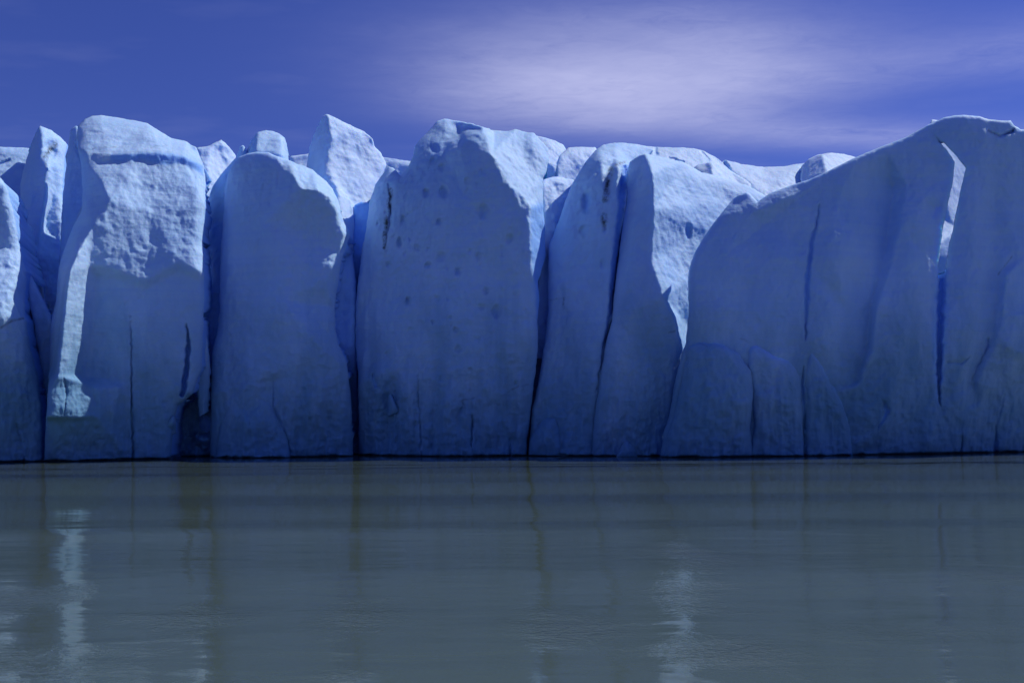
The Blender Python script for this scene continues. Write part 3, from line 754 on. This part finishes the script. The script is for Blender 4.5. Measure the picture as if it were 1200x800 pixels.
# J: block with the broad sunlit right face
j_ = ice('ice_block', [(692, 536), (697, 480), (703, 442), (710, 402), (717, 376), (720, 340), (724, 310), (727, 285), (731, 254), (735, 225), (735.5, 200)],
    [(738, 190), (744, 185), (750, 181.5), (756, 180), (772, 183), (801, 190), (822, 202), (840, 206), (853, 210), (872, 216), (885, 222)],
    [(778, 536), (780, 507), (789, 489), (794, 451), (801, 418), (808, 400), (830, 340), (860, 290), (900, 250), (900, 232)],
    [[(756, 180, 95.5), (765, 203, 93.2), (767, 245, 92.2), (764, 302, 91.4), (760, 340, 91.0), (767, 352, 90.6), (778, 349, 90.3), (788, 366, 90.2), (797, 396, 90.3), (802, 414, 90.5)],
     (738, 190, 97.5), (735, 225, 96), (728, 285, 94), (722, 330, 92.8), (717, 376, 92), (706, 440, 91.4),
     (801, 190, 100.5), (853, 210, 104), (895, 228, 106), (830, 270, 98.6), (850, 240, 102), (810, 327, 95.4), (803, 380, 94.4), (792, 365, 93.0), (790, 290, 94.8), (900, 250, 106), (830, 340, 96),
     (745, 400, 90.9), (780, 400, 90.3), (775, 450, 90.1), (793, 440, 90.2), (789, 489, 90.0), (778, 536, 90.0), (692, 536, 91), (735, 500, 90.3)],
    pits=[(806, 271, 6, 12, .6), (773, 258, 0.1, 0.1, 0)], cracks=[([(786, 345, 1), (783, 356, 2)], .3)],
    fresh=[([(802, 262), (811, 262), (811, 282), (802, 282)], .3), ([(738, 200), (748, 200), (746, 222), (738, 222)], .25)],
    dirt=[([(783, 390), (791, 388)], 1.0)],
    rnd=0.9, rtop=1.0, thick=7, rough=0.85, parts=[('melt_pit', (806, 271, 7, 13)), ('spur', [(778, 348), (788, 366), (797, 396), (801, 416), (795, 450), (770, 450), (758, 400), (768, 356)])], folds=[([(745, 250), (742, 330), (738, 410)], 16, .5), ([(760, 420), (752, 480), (748, 534)], 24, .7)], label='ice block with a broad bright face sloping back to the right', cat='ice block', group=FRONT)
ice('ice_flake', [(722, 535), (728, 522)], [(735, 516), (741, 519)], [(748, 535), (746, 526)],
    [(724, 530, 90.2), (735, 517, 90.1), (736, 528, 89.4), (746, 528, 90.2)], rnd=0.4, thick=1.2, parent=j_, soft=2, floats=False)

# lit lumps and ridges on the glacier top behind J
ice('ice_ridge', [(690, 260), (690, 200), (700, 176)], [(712, 171), (744, 169), (768, 172.5), (800, 173), (813, 174), (826, 177)], [(890, 260), (880, 215), (856, 200), (840, 185)],
    [(700, 176, 114), (744, 169, 117), (800, 173, 118), (826, 177, 119), (856, 200, 118.5), (690, 260, 108), (770, 200, 110), (830, 215, 112), (890, 260, 111)],
    cracks=[([(768, 173, 4), (769, 180, 6)], .9), ([(822, 178, 3), (830, 188, 5)], .6), ([(784, 185, 2), (800, 191, 4)], .7)],
    mat=SNOW, rnd=0.8, thick=6, floats=False, label='rolling sunlit ridge on the glacier top behind the bright faced block', cat='ice ridge')
ice('ice_hummock', [(805, 260), (806, 215), (810, 198)], [(818, 193), (830, 190), (838, 190.5)], [(862, 260), (858, 220), (850, 200), (845, 195)],
    [(810, 198, 112), (825, 190, 112.5), [(833, 190, 111.3), (836, 207, 109)], (850, 198, 114), (858, 220, 112), (806, 230, 110), (806, 260, 107), (862, 260, 109)],
    mat=SNOW, rnd=0.8, thick=4, floats=False, label='small half shaded hummock on top of the glacier', cat='ice block')
ice('ice_ridge', [(840, 260), (842, 215), (846, 190)], [(850, 187.5), (867, 192), (895, 196), (918, 195), (937, 192), (950, 190)], [(990, 270), (985, 230), (965, 200)],
    [(846, 188, 122), (895, 196, 124), (937, 192, 126), (965, 200, 127), (842, 260, 113), (985, 230, 119), (900, 230, 116), (990, 270, 114)],
    cracks=[([(848, 186, 5), (851, 200, 9), (853, 214, 5)], 1.6)],
    mat=SNOW, rnd=0.8, thick=6, floats=False, label='sagging sunlit saddle between the small hummock and the big right block', cat='ice ridge')
ice('ice_hummock', [(938, 270), (938, 215), (940, 194)], [(948, 186), (958, 181.5), (974, 179), (990, 180.5), (1002, 184)], [(1050, 270), (1040, 215), (1020, 195)],
    [(940, 194, 123), (958, 182, 122.5), [(963, 182, 121.5), (969, 205, 118)], (1002, 184, 126), (1040, 215, 125), (945, 215, 119.5), (938, 260, 115), (1050, 270, 119)],
    mat=SNOW, rnd=0.9, thick=5, floats=False, label='rounded knob of ice peeping over the big right block', cat='ice block')
ice('ice_ridge', [(-90, 400), (-90, 190)], [(-60, 176), (-20, 173), (0, 172), (18, 173), (34, 174), (60, 175), (84, 172)], [(130, 400), (130, 200), (120, 176)],
    [(-90, 190, 112), (0, 172, 113), (120, 176, 115), (0, 210, 109), (-90, 400, 102), (130, 400, 104), (40, 300, 104)],
    cracks=[([(0, 192, 3), (10, 188, 4)], .6)], mat=ICE, rnd=0.8, thick=6, floats=False, label='low pale ridge behind the dirty spire at the left edge', cat='ice ridge')

# K: the big shaded headland
GAP = [(1099, 165), (1110, 176), (1119, 190), (1117, 211), (1114, 225), (1109, 248), (1104, 274), (1100, 311), (1099, 326), (1106, 326), (1108, 311), (1112, 288), (1117, 267), (1121, 245), (1125, 225), (1132, 197), (1119, 181), (1106, 167)]
k_ = ice('ice_headland', [(774, 536), (777, 507), (784, 489), (790, 451), (799, 415), (804, 401), (807, 365), (806, 327), (809, 310), (814, 296), (825, 277.5), (832, 267), (846, 249), (859, 233)],
    [(867, 228), (875, 225), (879, 227), (884, 233), (888, 236.5), (894, 232), (903, 226), (927, 217), (948, 210.5), (969, 201), (1000, 185.6), (1032, 172), (1060, 161.5), (1086, 147), (1106, 138), (1118, 135.5), (1130, 135), (1147, 136.4), (1158, 140), (1172, 141), (1184, 141.5), (1189, 147), (1196, 152), (1225, 152), (1260, 160)],
    [(1300, 528), (1300, 400), (1300, 180)],
    [(777, 536, 88.0), (801, 415, 88.4), (807, 365, 88.7), (814, 296, 89.6), (846, 249, 90.8), (862, 233, 91.6), (880, 250, 90.6), (850, 300, 89.5), (840, 360, 88.9),
     (900, 260, 91.3), (920, 300, 89.8), (910, 380, 88.9), 
     (960, 215, 91.0), (1000, 195, 91.2), (1040, 178, 91.9), (1080, 160, 92.5), (1130, 142, 92.6), (1180, 148, 92.9), (1230, 160, 94),
     (945, 300, 90), (975, 300, 89.6), (980, 240, 90.6), (1005, 300, 90.2),
     [(1046, 217, 93.6), (1044, 250, 93.2), (1037, 290, 92.2), (1030, 325, 91.4), (1021, 357, 91), (1015, 408, 90.2), (1002, 447, 89.4)],
     [(1062, 217, 92.2), (1056, 262, 91.2), (1046, 304, 90.6), (1036, 336, 89.9), (1028, 360, 89.5), (1022, 410, 89.0), (1006, 452, 88.9)],
     (1000, 380, 90.4), (960, 400, 89.3), (1080, 210, 92.4), (1075, 300, 91.2), (1092, 300, 91.8), (1090, 380, 91), (1060, 420, 90), (1030, 500, 89.2),
     (1130, 215, 92.4), (1118, 300, 92.0), (1112, 380, 91.2), (1100, 476, 90.8), (1140, 300, 92), (1170, 230, 93.2),
     [(1172, 320, 92.6), (1166, 370, 92.2), (1160, 398, 92), (1146, 428, 91.8), (1137, 450, 91.6)], [(1180, 322, 92.0), (1174, 372, 91.6), (1168, 402, 91.4), (1154, 432, 91.2), (1144, 455, 91.2)],
     (1200, 300, 93), (1290, 300, 95.5), (1290, 530, 96), (1200, 530, 94), (1130, 530, 91.6), (1000, 535, 89.5), (940, 470, 88.6), (880, 535, 88.4), (830, 535, 87.9), (1060, 530, 90.2)],
    holes=[GAP], thick=2.0, cap=False,
    cracks=[([(960, 240, 1.5), (957, 262, 3), (951, 285, 4.5), (946, 325, 6), (945, 360, 5), (944, 398, 2)], .55),
            ([(941, 430, 2), (940, 455, 4.5), (943, 490, 3.5), (942, 524, 1.5)], .5),
            ([(1094, 158, 1), (1100, 165, 3)], .3),
            ([(1104, 318, 8), (1102, 350, 9), (1101, 395, 7), (1100, 440, 5), (1101, 476, 1.5)], 1.3),
            ([(1158, 398, 2.5), (1159, 404, 3), (1146, 428, 2), (1137, 450, 1)], .5), ([(1127, 500, 1), (1128, 515, 2.5), (1127, 529, 2.5)], .6), ([(1110, 424, 2), (1126, 426, 3), (1136, 418, 2)], .35), ([(1034, 470, 3), (1040, 482, 6), (1030, 500, 3)], .4), ([(1167, 498, 1), (1167, 530, 6)], .8),
            ([(1158, 153, 1.5), (1172, 160, 3), (1187, 153, 4)], .7), ([(1178, 460, 1), (1172, 485, 2.5), (1168, 495, 1)], .3)],
    pits=[(1092, 245, 14, 16, .5), (1140, 462, 12, 22, .5), (1038, 480, 8, 16, .3), (868, 262, 0.1, 0.1, 0)],
    dirt=[([(1178, 158), (1190, 152)], 1.4), ([(868, 396), (878, 402)], 1.0), ([(1186, 300), (1170, 322)], 1.0)],
    fresh=[([(1108, 312), (1096, 330), (1092, 400), (1098, 478), (1106, 440), (1112, 360), (1112, 312)], .5)],
    folds=[([(988, 235), (982, 300), (972, 370), (962, 430)], 29, 0.55), ([(1076, 205), (1070, 290), (1056, 380), (1040, 470), (1036, 530)], 29, 0.61),
           ([(1146, 170), (1142, 280), (1130, 380), (1118, 470)], 27, 0.55), ([(1194, 200), (1190, 300), (1186, 420), (1182, 532)], 29, 0.66), ([(918, 245), (908, 310), (898, 380)], 35, 0.50),
           ([(1010, 470), (1006, 500), (1004, 536)], 23, 0.44), ([(1092, 480), (1090, 505), (1088, 536)], 23, 0.50), ([(862, 290), (850, 340), (846, 390)], 31, 0.39), ([(1232, 200), (1228, 360), (1226, 530)], 29, 0.55)],
    rnd=0.8, rtop=0.35, flute=0.5, rough=0.8, soft=3, parts=[('lip', [(1140, 120), (1160, 152), (1172, 161), (1188, 154), (1196, 140), (1190, 120)])], label='huge dark blue headland of ice on the right, split by a glowing slit', cat='ice block', group=FRONT)
ice('ice_buttress', [(779, 536), (783, 508), (790, 489), (797, 455), (802, 420)], [(806, 407), (812, 403), (820, 401), (835, 401.5), (849, 404), (860, 411)],
    [(884, 536), (879, 500), (881, 480), (883, 458), (881, 437), (870, 419)],
    [(780, 520, 87.2), (802, 420, 87.9), (825, 402, 88.0), (870, 419, 87.7), (883, 458, 87.5), (884, 536, 87.6), (830, 470, 86.8), (862, 470, 86.6), (800, 500, 87.0), (840, 535, 86.8)],
    cracks=[([(826, 410, 1), (828, 440, 2)], .2)], dirt=[([(818, 402), (828, 406)], .8)], rnd=0.9, thick=1.8, parent=k_, soft=6)
ice('ice_buttress', [(876, 536), (884, 500), (881, 460), (876, 430), (878, 406)], [(886, 404), (896, 409), (906, 416), (915, 418), (924, 422)],
    [(942, 536), (941, 490), (939, 455), (936, 437)],
    [(876, 536, 87.9), (880, 460, 88.0), (880, 410, 88.2), (915, 418, 88.2), (936, 440, 88.1), (941, 500, 88.0), (915, 470, 87.4), (910, 535, 87.5)],
    cracks=[([(890, 452, 2), (900, 462, 1)], .3)], rnd=0.7, thick=1.8, parent=k_, soft=6)
ice('ice_buttress', [(944, 536), (944, 490), (942, 440), (946, 416)], [(950, 408), (957, 418), (966, 432)],
    [(1000, 536), (996, 500), (985, 468), (975, 448)],
    [(944, 536, 88.3), (943, 440, 88.5), (950, 408, 88.7), (975, 448, 88.7), (1000, 536, 89.0), (962, 480, 88.3), (965, 535, 88.3)],
    rnd=0.7, thick=1.8, parent=k_, soft=6)
# lit ice seen through the slit
ice('ice_slab', [(1082, 480), (1082, 300), (1084, 160)], [(1092, 140), (1110, 143)], [(1150, 480), (1150, 300), (1148, 160)],
    [(1082, 480, 95), (1150, 480, 100), (1082, 300, 97), (1150, 300, 103), (1084, 160, 102.5), (1148, 160, 109), (1118, 266, 101.6), (1116, 272, 100.4)],
    mat=SNOW, rough=0.45, rnd=0.3, thick=3, floats=False, label='bright ice wall glimpsed through the slit in the dark headland', cat='ice slab')

# ------------------------------------------------------------------ lake and glacier body
def lake():
    xs = [-2500, 2500]; ys = [-400, 3000]
    me = make_mesh('lake_water', [(xs[0], ys[0], 0), (xs[1], ys[0], 0), (xs[1], ys[1], 0), (xs[0], ys[1], 0)],
                   [(0, 1, 2, 3)], np.zeros((0, 3), int), WATER, sm=False)
    o = bpy.data.objects.new('lake_water', me); COL.objects.link(o); o['kind'] = 'structure'

def glacier():
    prof = [(104, -3), (105, 4), (106.2, 11), (107.5, 17), (109.5, 20), (113, 22), (125, 24), (160, 28), (300, 40), (600, 60), (1200, 90)]
    py_ = np.array(prof, float)
    t = np.linspace(0, len(prof) - 1, 90)
    yy = np.interp(t, np.arange(len(prof)), py_[:, 0]); zz = np.interp(t, np.arange(len(prof)), py_[:, 1])
    xx = np.concatenate([np.linspace(-900, -90, 40), np.linspace(-88, 88, 180), np.linspace(90, 900, 40)])
    X, Yg = np.meshgrid(xx, yy); Zg = np.repeat(zz[:, None], len(xx), 1)
    amp = np.clip((Yg - 100) / 20, 0.5, 4)
    Yg = Yg + 1.2 * fbm(X * .12, 0 * X, Zg * .12, 4, .5, 3)
    Zg = Zg + amp * 0.7 * fbm(X * .06, Yg * .06, 0 * X, 4, .5, 8)
    n, mm = X.shape
    I = np.arange(n * mm).reshape(n, mm)
    q = np.stack([I[:-1, :-1], I[:-1, 1:], I[1:, 1:], I[1:, :-1]], -1).reshape(-1, 4)
    me = make_mesh('glacier', np.stack([X, Yg, Zg], -1).reshape(-1, 3), q, np.zeros((0, 3), int), ICE,
                   {'fresh': np.full(n * mm, 0.5) * (Zg.ravel() < 19), 'dirt': np.zeros(n * mm)})
    o = bpy.data.objects.new('glacier', me); COL.objects.link(o); o['kind'] = 'structure'

lake()
glacier()
